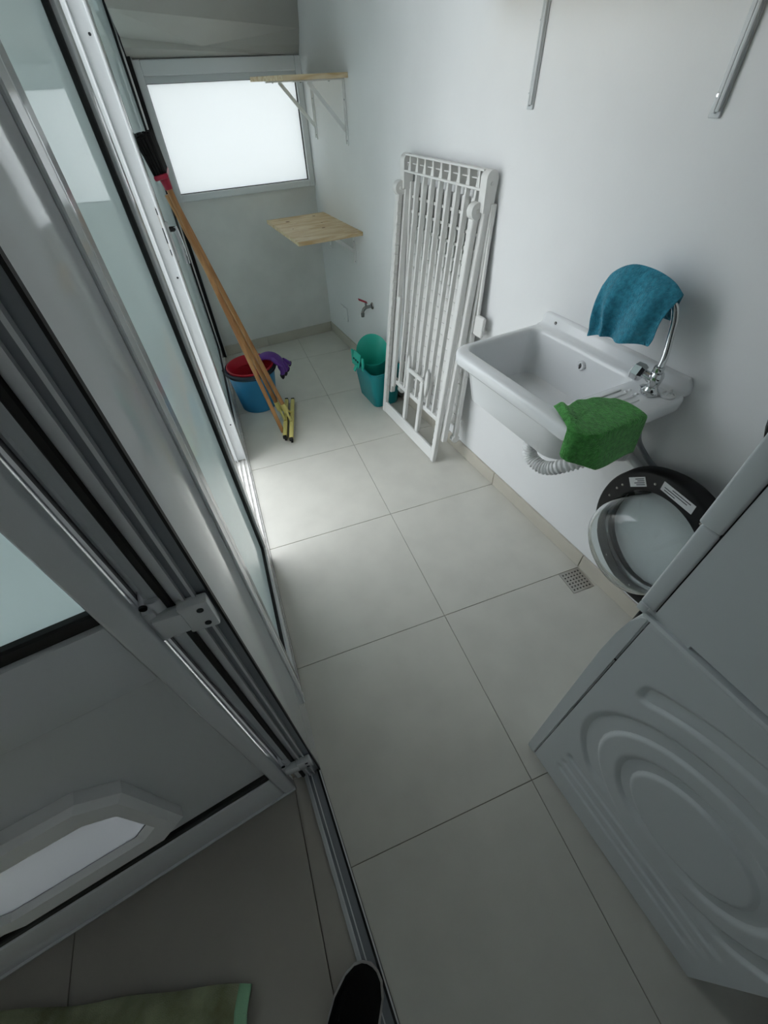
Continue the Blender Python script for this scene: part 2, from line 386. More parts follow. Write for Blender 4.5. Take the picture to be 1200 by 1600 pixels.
# open hinged leaf with pet flap --------------------------------------
L0 = Vector((-.678, -.971, 0)); LU = Vector((-.9855, -.1696, 0)); LN = Vector((.1696, -.9855, 0)); LZ = Vector((0, 0, 1))
lC = thing('door_3', L0, 'T', 'open white hinged leaf with frosted pane, plain lower panel and pet flap', kind='structure')
def lbox(nm, u0, u1, z0, z1, d0, d1, m, par=None, bev=.003, seg=1):
    b = BM(); c = L0 + LU*((u0+u1)/2) + LN*((d0+d1)/2) + LZ*((z0+z1)/2)
    obox(b, c, (LU, LN, LZ), (u1-u0, abs(d1-d0), z1-z0), bev, seg); return mk(nm, b, m, par or lC)
LW = .86
SW = .034
lbox('stile', 0, SW, .004, 2.1, -.030, 0, 'alu', bev=.006, seg=3)
lbox('stile', LW-.07, LW, .004, 2.1, -.055, 0, 'alu', bev=.006, seg=3)
lbox('rail', SW, LW-.07, .004, .215, -.055, -.002, 'alu', bev=.006, seg=3)
lbox('bottom_brush', .004, LW, 0, .006, -.05, -.004, 'dark', bev=0)
lbox('bottom_lip', .0, LW, .030, .040, -.004, .004, 'alu', bev=.002, seg=2)
lbox('rail', SW, LW-.07, .905, 1.055, -.055, -.004, 'alu', bev=.004, seg=2)
lbox('rail', SW, LW-.07, 2.0, 2.1, -.055, 0, 'alu')
lbox('pane', SW-.004, LW-.066, 1.05, 2.005, -.030, -.024, 'frost', bev=0)
lbox('gasket', SW, LW-.07, 1.055, 1.078, -.024, -.010, 'rubber')
lbox('gasket', SW, LW-.07, .215, .240, -.022, -.006, 'rubber')
# hinge-side edge: grey lip, black seal, bright web
lbox('edge_lip', .001, .012, .004, 2.1, -.042, -.030, 'alugrey', bev=.001)
lbox('gasket', .002, .014, .004, 2.1, -.058, -.042, 'rubber', bev=.002)
lbox('edge_web', -.006, .02, .004, 2.1, -.070, -.058, 'alu', bev=.001)
# lower panel with a hole for the flap
fu0, fu1, fz0, fz1 = .250, .560, .395, .615
for a in ((SW, fu0, .215, .905), (fu1, LW-.07, .215, .905), (fu0, fu1, .215, fz0), (fu0, fu1, fz1, .905)):
    lbox('panel', *a, -.040, -.018, 'panel', bev=0)
def oct_(u0, u1, z0, z1, c): return [(u0+c, z0), (u1-c, z0), (u1, z0+c), (u1, z1-c), (u1-c, z1), (u0+c, z1), (u0, z1-c), (u0, z0+c)]
pf = thing('pet_flap', L0, 'T'); 
b = BM()
def oring(u0, u1, z0, z1, c, d): return [L0 + LU*u + LZ*z + LN*d for u, z in oct_(u0, u1, z0, z1, c)]
e = (.208, .600, .308, .690)
loft(b, [oring(*e, .05, -.018), oring(*e, .05, .004), oring(e[0]+.012, e[1]-.012, e[2]+.012, e[3]-.012, .047, .014),
         oring(fu0-.006, fu1+.006, fz0-.010, fz1+.006, .038, .014), oring(fu0+.003, fu1-.003, fz0, fz1-.003, .036, .002), oring(fu0+.003, fu1-.003, fz0, fz1-.003, .036, -.04)])
bpy.data.objects.remove(pf)
pf = mk('pet_flap', b, 'plastic', lC, smooth=25)
b = BM(); prism(b, oct_(fu0+.003, fu1-.003, fz0, fz1-.003, .036), -.004, .000, lambda u, z, d: tuple(L0 + LU*u + LZ*z + LN*d)); mk('flap_pane', b, 'flap', pf)
b = BM(); loft(b, [oring(fu0+.004, fu1-.004, fz0+.001, fz1-.004, .036, .0012), oring(fu0+.008, fu1-.008, fz0+.005, fz1-.008, .034, .0012)]); mk('flap_seal', b, 'dark', pf)
# hinges
for hz, hh in ((1.0, .055), (.17, .06), (1.8, .055)):
    c = L0 + LN*-.03
    b = BM(); obox(b, L0 + LU*-.006 + LN*-.040 + LZ*hz, (LU, LN, LZ), (.016, .050, hh*1.25), .003, 2); h = mk('hinge', b, 'alu', lC)
    b = BM(); lathe(b, [(.0001, -hh*.8), (.010, -hh*.8), (.011, -hh*.75), (.011, hh*.75), (.010, hh*.8), (.0001, hh*.8)], L0 + LU*-.018 + LN*-.030 + LZ*hz, None, 16); mk('knuckle', b, 'alu', h)
    b = BM(); box(b, -.676, -.638, -.962, -.943, hz-hh*.40, hz+hh*.40, .004, 2); mk('hinge_arm', b, 'alu', h)
    b = BM(); box(b, -.642, -.603, -.960, -.943, hz-hh*.55, hz+hh*.55, .003, 2); pl = mk('hinge_plate', b, 'alu', h)
    for zz in (hz-.016, hz+.016):
        b = BM(); lathe(b, [(.0001, .001), (.0045, .001), (.0045, -.002)], (-.616, -.9602, zz), ((1, 0, 0), (0, 0, 1), (0, -1, 0)), 12); mk('screw', b, 'seam', pl)
    b = BM(); lathe(b, [(.0001, .001), (.005, .001), (.005, -.002)], L0 + LU*-.008 + LN*-.014 + LZ*(hz+hh*.9), ((0, 0, 1), (1, 0, 0), (0, 1, 0)), 12); mk('screw', b, 'seam', h)

# ================================================================== house side and terrace (dim side, open terrace)
b = BM(); box(b, -3.6, -.60, -3.6, -.93, -.08, -.0035)
hf = tag(mk('floor', b, 'grout'), 'dim grey tiled floor outside the doorway', kind='structure')
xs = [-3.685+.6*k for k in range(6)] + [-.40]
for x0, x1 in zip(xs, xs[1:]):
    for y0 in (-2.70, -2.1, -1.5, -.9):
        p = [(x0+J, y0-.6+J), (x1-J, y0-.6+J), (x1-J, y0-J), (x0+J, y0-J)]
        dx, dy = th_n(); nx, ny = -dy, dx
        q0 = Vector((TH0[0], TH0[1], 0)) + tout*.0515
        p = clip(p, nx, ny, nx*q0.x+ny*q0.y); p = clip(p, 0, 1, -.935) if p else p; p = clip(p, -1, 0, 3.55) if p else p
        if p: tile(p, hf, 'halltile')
b = BM(); box(b, -3.6, -2.1, -.93, -.82, -.02, 2.6); box(b, -2.1, -.60, -.93, -.82, 2.12, 2.6)  # invented wall out of view, cut short so sky light reaches the foreground
tag(mk('wall_left', b, 'wall'), 'unseen house wall beside the open leaf, shortened to let sky light in', kind='structure')
b = BM(); box(b, -3.7, -3.6, -3.6, -.82, -.02, 2.6)
tag(mk('wall_left', b, 'wall'), 'far house wall', kind='structure')
b = BM(); box(b, -3.7, .2, -3.7, -3.6, -.02, 2.6)
tag(mk('wall_front', b, 'wall'), 'house wall behind the camera', kind='structure')
b = BM(); box(b, -.75, -.62, -3.6, -1.98, -.02, 2.6)
tag(mk('wall_right', b, 'wall'), 'house wall next to the doorway', kind='structure')
b = BM(); box(b, -3.7, -.62, -3.7, -.82, 2.5, 2.6)
tag(mk('ceiling', b, 'wall'), 'house ceiling', kind='structure')
b = BM(); box(b, -2.3, -.60, -.93, .35, 2.6, 2.7)  # added slab out of view, keeps sky light off the sliding leaf's lock edge
tag(mk('ceiling', b, 'wall'), 'unseen roof slab added over the terrace to shade the sliding leaf edge', kind='structure')
b = BM(); box(b, -5.5, -.70, -.82, 6, -.10, -.01)
tag(mk('floor', b, 'tile'), 'pale terrace paving outside the glazed leaves', kind='structure')

b = BM(); box(b, -5.6, -5.5, -3.7, 6, -.1, 1.7); box(b, -5.6, .4, 6, 6.1, -.1, 1.7)
tag(mk('wall_left', b, 'wall'), 'low garden wall around the terrace', kind='structure')

# ================================================================== objects on the right wall (frame W)
# --- drying rack: local axes across (ly), up along the lean, depth towards the room
RP0 = Vector((-.168, 0, 0)); RUP = Vector((.122, 0, 1.25)).normalized(); RNN = Vector((-1.25, 0, .122)).normalized(); RAC = Vector((0, 1, 0))
rk = thing('drying_rack', (-.165, .59, 0), 'W', 'white plastic folding clothes drying rack leaning against the wall beside the sink', 'drying rack')
def rbx(nm, a0, a1, h0, h1, d0, d1, m='rack', par=None, bev=.003, join=None):
    c = RP0 + RAC*((a0+a1)/2) + RUP*((h0+h1)/2) + RNN*((d0+d1)/2)
    b = join or BM(); obox(b, c, (RAC, RUP, RNN), (a1-a0, h1-h0, abs(d1-d0)), bev, 1)
    return None if join is not None else mk(nm, b, m, par or rk)
def rp(a, h, d): return RP0 + RAC*a + RUP*h + RNN*d
# front leg frame (U shape) with hinge ears
for a0, a1, s in ((.297, .325, 1), (.874, .902, -1)):
    lg = rbx('leg', a0, a1, .004, 1.14, -.002, .024)
    b = BM(); lathe(b, [(.0001, -.016), (.026, -.016), (.028, -.013), (.028, .013), (.026, .016), (.0001, .016)], rp((a0+a1)/2, 1.142, .011), (RUP, RNN, RAC), 24); mk('hinge_ear', b, 'rack', lg)
    b = BM(); lathe(b, [(.0001, .019), (.006, .019), (.007, .016)], rp((a0+a1)/2, 1.142, .011), (RUP, RNN, RAC*-1), 12); mk('pivot', b, 'plasticb', lg)
    e0, e1 = (a0-.001, a0+.006) if s > 0 else (a1-.006, a1+.001)
    sl = BM()                     # stepped inner lip of little notches along the leg
    for k in range(26):
        h = .07 + k*.041
        rbx('', (a1-.002) if s > 0 else (a0-.004), (a1+.004) if s > 0 else (a0+.002), h, h+.030, .002, .021, join=sl, bev=0)
    tag(mk('notched_lip', sl, 'plasticb', lg), None, kind='stuff')
rbx('bottom_bar', .322, .877, .004, .075, .0, .022, bev=.006)
# U bracket in the middle of the bottom bar
for a0 in (.505, .650): rbx('bracket_arm', a0, a0+.026, .07, .375, -.010, .012)
rbx('bracket_top', .515, .670, .365, .388, -.008, .010, bev=.005)
for a0, sg in ((.483, 1), (.683, -1)):
    b = BM(); pts = [(.0, .30), (.012, .33), (.018, .38), (.014, .43), (.004, .455), (-.006, .43), (-.008, .36)]
    prism(b, [(a0 + sg*x, y) for x, y in pts], -.008, .004, lambda x, y, d: tuple(rp(x, y, d))); mk('clip_tab', b, 'rack', rk)
rbx('latch_bar', .815, .841, .20, .70, -.012, .008)
# main wing: side rails, top rail with gussets, slats
for a0, a1 in ((.276, .304), (.862, .890)):
    sr = rbx('side_rail', a0, a1, .14, 1.225, -.036, -.006)
    b = BM(); prism(b, [(.004, 1.14)] + [(-.013 + .025*math.cos(math.radians(t)), 1.238 + .026*math.sin(math.radians(t))) for t in range(0, 181, 20)] + [(-.038, 1.14)],
                    a0-.004, a1+.004, lambda d, h, a: tuple(rp(a, h, d))); ec = mk('end_cap', b, 'rack', sr)
    b = BM(); lathe(b, [(.0001, .004), (.006, .004), (.0065, -.002)], rp(a0-.004, 1.225, -.013), (RUP, RNN, RAC*-1), 12); mk('pivot', b, 'plasticb', sr)
rbx('top_rail', .304, .862, 1.255, 1.262, -.034, .008, bev=.002)
rbx('top_rail', .304, .862, 1.200, 1.208, -.034, .008, bev=.002)
rbx('top_web', .304, .862, 1.206, 1.256, -.034, -.028, bev=.001)
rbx('top_rail', .304, .862, 1.230, 1.234, -.028, -.006, bev=.001)
for k in range(9):
    a = .330 + k*.0615
    b = BM(); prism(b, [(a-.012, 1.207), (a+.012, 1.207), (a+.002, 1.256), (a-.002, 1.256)], -.028, .004, lambda x, h, d: tuple(rp(x, h, d))); mk('gusset', b, 'plasticb', rk)
for k in range(8):
    a = .360 + k*.0615
    rbx('slat', a-.0065, a+.0065, .24, 1.202, -.034, -.012, bev=.002)
rbx('lower_rail', .304, .862, .215, .242, -.034, -.010)
# rear wing hanging against the wall
RU2 = (Vector((-.060, 0, .14)) - Vector((-.006, 0, 1.19))).normalized()*-1; RN2 = Vector((-RU2.z, 0, RU2.x))
RT2 = Vector((-.062, 0, .12))
def rr2(nm, a0, a1, h0, h1, d0, d1, m='rack', bev=.002, par=None):
    b = BM(); obox(b, RT2 + RAC*((a0+a1)/2) + RU2*((h0+h1)/2) + RN2*((d0+d1)/2), (RAC, RU2, RN2), (a1-a0, h1-h0, d1-d0), bev, 1); return mk(nm, b, m, par or rk)
for a0 in (.266, .852):
    r2 = rr2('rear_rail', a0, a0+.024, .02, 1.04, -.004, .020)
    b = BM(); lathe(b, [(.0001, -.014), (.022, -.014), (.022, .014), (.0001, .014)], RT2 + RAC*(a0+.012) + RU2*.02 + RN2*.010, (RU2, RN2, RAC), 20); mk('foot', b, 'rack', r2)
for k in range(9):
    a = .323 + k*.0622; rr2('rear_slat', a-.0255, a+.0255, .08, 1.04, .0, .008)
for k in range(17):
    h = .09 + k*.0560; rr2('rung', .292, .850, h-.006, h+.006, .006, .0115, 'plasticb', .001)
b = BM(); obox(b, RT2 + RAC*.235 + RU2*.62 + RN2*.008, (RAC, RU2, RN2), (.060, .085, .018), .008, 3); mk('stay_pad', b, 'rack', rk)
b = BM(); tube(b, [RT2 + RAC*.255 + RU2*.66 + RN2*.008, RT2 + RAC*.272 + RU2*1.03 + RN2*.008], .008, 8); mk('stay', b, 'rack', rk)

# --- utility sink -----------------------------------------------------
sk = thing('utility_sink', (-.2, -.36, .62), 'W', 'white wall-hung utility sink with tap deck and splashback', 'sink')
def rz(x0, x1, y0, y1, r, z, n=6): return [(x, y, z) for x, y in rrect(x0, x1, y0, y1, r, n)]
b = BM(); ox0, ox1, oy0, oy1 = -.411, -.004, -.662, -.082
rO = [.012, .055, .06, .05]
loft(b, [rz(-.335, -.02, -.560, -.125, [.02, .05, .06, .03], .682), rz(-.350, -.012, -.568, -.118, [.02, .055, .07, .03], .690), rz(-.375, -.008, -.583, -.108, [.02, .055, .075, .03], .815),
         rz(-.378, -.008, -.585, -.106, [.02, .055, .075, .03], .822),
         rz(ox0+.004, ox1, oy0+.004, oy1-.004, rO, .824), rz(ox0, ox1, oy0, oy1, rO, .830), rz(ox0, ox1, oy0, oy1, rO, .855), rz(ox0+.004, ox1, oy0+.004, oy1-.003, rO, .862), rz(ox0+.012, ox1, oy0+.012, oy1-.008, rO, .865),
         rz(-.372, -.052, -.528, -.098, .040, .865), rz(-.366, -.058, -.522, -.104, .038, .861), rz(-.362, -.062, -.518, -.108, .036, .850),
         rz(-.345, -.072, -.500, -.122, .045, .710), rz(-.325, -.090, -.480, -.140, .05, .698)], True, True)
mk('basin', b, 'ceramic', sk, smooth=50)
b = BM(); pr = [(-.050, .864), (-.034, .867), (-.026, .874), (-.021, .895), (-.014, .902), (-.001, .902), (-.001, .860), (-.05, .860)]
R = []
for y, sc_, dz in ((-.652, .2, -.012), (-.648, .6, -.006), (-.635, 1, 0), (-.1, 1, 0), (-.086, .9, -.002), (-.080, .5, -.008)):
    R.append([(x*1.0 if sc_ == 1 else x*(.35+.65*sc_), y, .862 + (z-.862)*max(sc_, .15) if z > .862 else z) for x, z in pr])
loft(b, R, True, True); mk('splashback', b, 'ceramic', sk, smooth=50)
for yy in (-.150,):
    b = BM(); lathe(b, [(.0001, .003), (.004, .003), (.0055, .001), (.0055, -.003)], (-.0235, yy, .884), ((0, 1, 0), (0, 0, 1), (-1, 0, .15)), 14); mk('screw', b, 'tapmetal', sk)
# overflow
b = BM(); lathe(b, [(.0001, .002), (.006, .002), (.007, .006), (.013, .007), (.015, .003), (.0155, -.004)], (-.066, -.335, .822), ((0, 1, 0), (0, 0, 1), (-1, 0, .06)), 24); ov = mk('overflow', b, 'ceramic', sk)
b = BM(); box(b, -.0745, -.068, -.338, -.333, .813, .832, .001, 1); mk('overflow_slot', b, 'tapmetal', ov)
b = BM(); lathe(b, [(.0001, .001), (.02, .001), (.024, .003), (.03, .002), (.03, -.002)], (-.21, -.31, .699), None, 24); mk('drain_strainer', b, 'steel', sk)
# ribs of the soap rest on the deck
for k in range(4):
    b = BM(); box(b, -.235+k*.0, -.150, -.545-k*.020-.004, -.545-k*.020+.004, .864, .868, .0015, 1); mk('soap_rib', b, 'ceramic', sk)
for k in range(4):
    b = BM(); lathe(b, [(.0001, .004), (.003, .0035), (.005, 0), (.005, -.002)], (-.130-.016*(k % 2), -.560-.022*(k//2), .8655), None, 10); mk('soap_stud', b, 'ceramic', sk)
# corrugated waste hose
b = BM(); pth = spline([(-.245, -.372, .69), (-.25, -.374, .610), (-.252, -.400, .560), (-.240, -.46, .553), (-.205, -.52, .60), (-.12, -.555, .63), (-.03, -.575, .61)], 26)
tube(b, pth, [.021 + (.0035 if (i % 4) < 2 else -.0015) if i > 22 else .019 for i in range(len(pth))], 16); mk('waste_hose', b, 'plastic', sk, smooth=20)
# faucet --------------------------------------------------------------
fc = thing('sink_faucet', (-.10, -.597, .865), 'W', 'chrome gooseneck tap with faceted knob on the sink deck', 'tap')
fx, fy = -.100, -.597
b = BM(); lathe(b, [(.0001, 0), (.021, 0), (.024, .003), (.023, .011), (.0165, .017), (.0145, .026), (.0165, .038), (.018, .052), (.014, .062), (.0001, .064)], (fx, fy, .865), None, 20); mk('body', b, 'chrome', fc)
b = BM(); tube(b, [(fx, fy, .905), (fx-.008, fy+.034, .912)], [.014, .011], 14); vb = mk('valve_neck', b, 'chrome', fc)
b = BM(); kd = Vector((-.2, .97, .12)).normalized(); kx = kd.cross(Vector((0, 0, 1))).normalized(); kz = kx.cross(kd)
lathe(b, [(.0001, .036), (.013, .035), (.0225, .029), (.024, .010), (.019, .0), (.0001, 0)], Vector((fx-.008, fy+.032, .910)), (kx, kz, kd), 6); mk('knob', b, 'chrome', fc, smooth=10)
b = BM(); lathe(b, [(.0001, -.006), (.0125, -.006), (.014, 0), (.0125, .012), (.0001, .013)], (fx, fy+.004, .930), ((1, 0, 0), (0, 1, 0), (0, 0, 1)), 16); mk('collar', b, 'chrome', fc)
SPO = [(fx, fy+.003, .925), (-.090, -.588, .965), (-.076, -.570, 1.01), (-.070, -.556, 1.05), (-.073, -.534, 1.082), (-.081, -.475, 1.108), (-.090, -.42, 1.108), (-.099, -.378, 1.082), (-.103, -.366, 1.045), (-.104, -.364, 1.02)]
b = BM(); tube(b, spline(SPO, 8), .0085, 14); sp_ = mk('spout', b, 'chrome', fc)
b = BM(); lathe(b, [(.0001, 0), (.008, 0), (.011, .008), (.014, .011), (.010, .013), (.0001, .013)], (fx+.002, fy+.020, .866), None, 6)
mk('deck_nut', b, 'chrome', fc)
# blue cloth over the spout -------------------------------------------
ctop = spline([(-.074, -.556, 1.104), (-.076, -.520, 1.126), (-.082, -.465, 1.140), (-.090, -.405, 1.139), (-.098, -.362, 1.112), (-.103, -.345, 1.075)], 10)
cfr = spline([(-.128, -.545, .983), (-.140, -.49, .972), (-.128, -.43, .967), (-.138, -.405, .960), (-.130, -.380, .953)], 12)
cbk = spline([(-.040, -.535, 1.03), (-.034, -.47, 1.02), (-.040, -.41, 1.01), (-.046, -.36, 1.00)], 15)
def pat(P, u):
    x = u*(len(P)-1); k = min(int(x), len(P)-2); return P[k].lerp(P[k+1], x-k)
def cloth_blue(u, v):
    side = (v-.5)*2; q = pat(ctop, u); e = pat(cfr if side < 0 else cbk, u); s = abs(side)
    p = q.lerp(e, s); sgn = -1 if side < 0 else 1
    p.x += sgn*.016*math.sin(math.pi*min(1, s*1.15))*(1 if side < 0 else .3)
    p.x += sgn*-.010*math.sin(u*16+.8)*min(1, s*1.6)*(1 if side < 0 else .3)
    p.y += .006*math.sin(s*5+u*9)*s
    if side < 0: p.z += .004*math.sin(u*11)*s
    return p
b = BM(); grid(b, cloth_blue, 44, 40)
tag(mk('cloth', b, 'cblue', base=(-.09, -.45, 1.13), frame='W', mods=(('SOLIDIFY', dict(thickness=.0035, offset=1)), ('SUBSURF', dict(levels=1, render_levels=1)))), 'teal blue microfibre cloth draped over the chrome gooseneck spout', 'cloth')
# green cloth over the front corner of the deck ------------------------
gp = [(-.351 - .063*math.cos(math.radians(t)), -.602 - .063*math.sin(math.radians(t))) for t in (12, 25, 40, 60, 80, 90)] + [(-.30, -.6655), (-.24, -.6655), (-.196, -.6655)]
gpath = [Vector((x, y, 0)) for x, y in gp]
gin = [Vector(p) for p in ((-.372, -.520, 0), (-.345, -.540, 0), (-.30, -.532, 0), (-.255, -.545, 0), (-.208, -.575, 0))]
def cloth_green(u, v):
    q = pat(gpath, u); a_, b_ = pat(gpath, max(0, u-.04)), pat(gpath, min(1, u+.04))
    t = (b_-a_).normalized(); nrm = Vector((t.y, -t.x, 0))
    if nrm.dot(q - Vector((-.3, -.5, 0))) < 0: nrm = -nrm
    if v < .5:
        k = 1 - v/.5; p = q.lerp(pat(gin, u), k)
        p.z = .8685 + .007*math.sin(math.pi*k)*max(0, math.sin(u*7+.4)) + .010*math.exp(-((u-.13)/.07)**2)*k + .004*k*abs(math.sin(u*10))
        return p
    h = (v-.5)/.5; ln = .070 + .046*u
    p = q + nrm*(.005 + .014*h + .006*math.sin(u*11+.6)*h); p.z = .8675 - ln*h + .004*math.sin(u*8)*h
    if u < .2: p.x += .016*h*(1-u/.2)
    return p
b = BM(); grid(b, cloth_green, 40, 32)
tag(mk('cloth', b, 'cgreen', base=(-.3, -.6, .87), frame='W', mods=(('SOLIDIFY', dict(thickness=.0035, offset=1)), ('SUBSURF', dict(levels=1, render_levels=1)))), 'green microfibre cloth hanging over the sink corner', 'cloth')
# small white drain plug lying on the deck
b = BM(); lathe(b, [(.0001, 0), (.016, 0), (.019, .004), (.019, .008), (.015, .009), (.0135, .006), (.0001, .006)], (-.072, -.633, .8645), None, 20)
pg = tag(mk('sink_plug', b, 'plastic', base=(-.072, -.633, .8645), frame='W'), 'white drain plug with looped tab on the sink deck', 'plug')
b = BM(); tube(b, [(-.072 + .012*math.cos(t), -.633, .8705 + .014*math.sin(t)) for t in [k*math.pi/8 for k in range(9)]], .003, 8); mk('loop', b, 'plastic', pg)
# grey supply hose under the sink
b = BM(); tube(b, spline([(-.10, -.604, .828), (-.088, -.606, .77), (-.058, -.610, .70), (-.025, -.630, .648), (-.0105, -.67, .617), (-.0095, -.74, .600), (-.0095, -.80, .595)], 8), .0085, 12)
tag(mk('supply_hose', b, 'hose', base=(-.06, -.62, .6), frame='W'), 'grey flexible water hose running from the sink to the wall', 'hose')
# white pipe stub under the green cloth
b = BM(); tube(b, [(-.016, -.56, .612), (-.014, -.66, .575), (-.0135, -.74, .555)], .0145, 16)
tag(mk('waste_pipe', b, 'plastic', base=(-.02, -.6, .57), frame='W'), 'white waste pipe on the wall behind the open glass door', 'pipe')

# --- corner shelves ---------------------------------------------------
def bracket(par, ly, ztop, h, d, m='plastic', wd=.020, arm=True, kd=.72, kh=.78, brace=True):
    b = BM(); box(b, -.006, 0, ly-wd/2, ly+wd/2, ztop-h, ztop, .0015, 1); br = mk('bracket', b, m, par)
    b = BM(); box(b, -d, -.003, ly-wd/2, ly+wd/2, ztop-.006, ztop, .0015, 1); mk('arm', b, m, br)
    b = BM(); box(b, -.014, -.003, ly-.003, ly+.003, ztop-h*.97, ztop-.004, .001, 1); mk('rib', b, m, br)
    if not brace:
        b = BM(); box(b, -.013, -.003, ly-wd*.42, ly+wd*.05, ztop-h*.96, ztop-.004, .003, 2); mk('folded_rib', b, m, br)
    a_ = Vector((-.004, ly, ztop-h*kh)); c_ = Vector((-d*kd, ly, ztop-.004)); t = (c_-a_)
    b = BM()
    if brace: obox(b, (a_+c_)/2, (t, (0, 1, 0), t.cross(Vector((0, 1, 0)))), (t.length, .006, .019), .0015, 1); mk('brace', b, m, br)
    for z in (ztop-h*(.92 if brace else .86), ztop-h*.3):
        b = BM(); lathe(b, [(.0001, .0025), (.003, .0025), (.005, .0005), (.005, -.001)], (-.006, ly if brace else ly+wd*.27, z), ((0, 1, 0), (0, 0, 1), (-1, 0, 0)), 10); mk('screw', b, 'tapmetal' if brace else 'chrome', br)
    for x in (-d*.3, -d*.85):
        b = BM(); lathe(b, [(.0001, .003), (.005, .002), (.005, -.001)], (x, ly, ztop-.006), ((1, 0, 0), (0, -1, 0), (0, 0, -1)), 10); mk('screw', b, 'tapmetal', br)
us = thing('wall_shelf', (-.16, 1.82, 1.485), 'W', 'upper pine corner shelf on triangular brackets in front of the window', 'shelf')
b = BM(); box(b, -.335, -.001, 1.535, 2.125, 1.486, 1.505, .001, 1); brd = mk('board', b, 'pine', us)
b = BM(); box(b, -.335, -.001, 1.5335, 1.5355, 1.4862, 1.5048); mk('board_end', b, 'pine', brd)
for ly in (1.59, 2.06): bracket(us, ly, 1.485, .255, .27)
ls = thing('wall_shelf', (-.2, 1.8, .83), 'W', 'lower pine corner shelf above the wall tap', 'shelf')
b = BM(); box(b, -.405, -.001, 1.465, 2.105, .834, .853, .001, 1); brd = mk('board', b, 'pine', ls)
for x, y, s in ((-.30, 1.98, .014), (-.10, 2.03, .011), (-.16, 1.70, .011), (-.33, 1.78, .006), (-.12, 1.83, .007)):
    b = BM(); lathe(b, [(.0001, .0006), (s*.7, .0006), (s, .0002), (s, -.001)], (x, y, .853), ((1, 0, 0), (0, .75, 0), (0, 0, 1)), 14); mk('knot', b, 'knot', brd)
for ly in (1.60, 2.02): bracket(ls, ly, .833, .18, .20, kd=.8, kh=.62)
# shelf further along, only its brackets reach into view
hs = thing('wall_shelf', (-.13, -.12, 1.655), 'W', 'high wall shelf on plain grey angle brackets above the sink', 'shelf')
b = BM(); box(b, -.26, -.001, -.62, .40, 1.657, 1.676, .001, 1); mk('board', b, 'pine', hs)
for ly in (.178, -.408): bracket(hs, ly, 1.656, .252, .22, 'alugrey', .026, brace=False)

# --- wall tap, cover plate ---------------------------------------------
tp = thing('wall_tap', (-.0, 1.385, .455), 'W', 'metal wall tap with a red lever near the teal bucket', 'tap')
b = BM(); lathe(b, [(.0001, .006), (.018, .006), (.021, .002), (.021, -.001)], (0, 1.385, .458), ((0, 1, 0), (0, 0, 1), (-1, 0, 0)), 18); mk('flange', b, 'tapmetal', tp)
b = BM(); tube(b, spline([(-.002, 1.385, .458), (-.03, 1.385, .458), (-.055, 1.387, .452), (-.068, 1.389, .435), (-.070, 1.390, .418)], 5), [.0095]*9+[.011]*4+[.0095]*8, 12); mk('body', b, 'tapmetal', tp)
b = BM(); tube(b, [(-.070, 1.390, .424), (-.071, 1.390, .402)], [.012, .0105], 12); mk('nozzle', b, 'tapmetal', tp)
b = BM(); tube(b, [(-.045, 1.386, .458), (-.046, 1.386, .488)], .007, 10); st = mk('stem', b, 'tapmetal', tp)
b = BM(); obox(b, (-.062, 1.395, .497), ((-.75, .25, .35), (.3, .95, 0), (-.35, 0, 1)), (.062, .018, .012), .003, 2); mk('lever', b, 'redpaint', tp)
b = BM(); box(b, -.006, 0, 1.83, 1.95, .20, .30, .002, 1)
cp = tag(mk('cover_plate', b, 'wall', base=(0, 1.89, .25), frame='W'), 'small painted access cover low on the wall', 'cover plate')
for z in (.21, .29):
    b = BM(); lathe(b, [(.0001, .001), (.004, .001), (.004, -.001)], (-.006, 1.89, z), ((0, 1, 0), (0, 0, 1), (-1, 0, 0)), 10); mk('screw', b, 'alugrey', cp)
# --- floor drain --------------------------------------------------------
gx, gy = .588, -.653
fd = thing('floor_drain', (gx, gy, 0), 'T', 'square perforated steel floor drain at the skirting', 'drain')
b = BM(); s = .045
NH = 6
for i in range(NH+1):
    p = -s + i*(2*s/NH)
    box(b, gx+p-.0042, gx+p+.0042, gy-s, gy+s, .0002, .002); box(b, gx-s, gx+s, gy+p-.0042, gy+p+.0042, .0002, .00205)
mk('grate', b, 'steel', fd, smooth=0)
b = BM(); box(b, gx-s-.004, gx+s+.004, gy-s-.004, gy+s+.004, .0001, .0004); mk('sump', b, 'rubber', fd)
b = BM()
for (x0, x1, y0, y1) in ((-s-.005, -s-.001, -s-.005, s+.005), (s+.001, s+.005, -s-.005, s+.005), (-s-.001, s+.001, -s-.005, -s-.001), (-s-.001, s+.001, s+.001, s+.005)): box(b, gx+x0, gx+x1, gy+y0, gy+y1, .0001, .0024)
mk('rim', b, 'steel', fd, smooth=0)

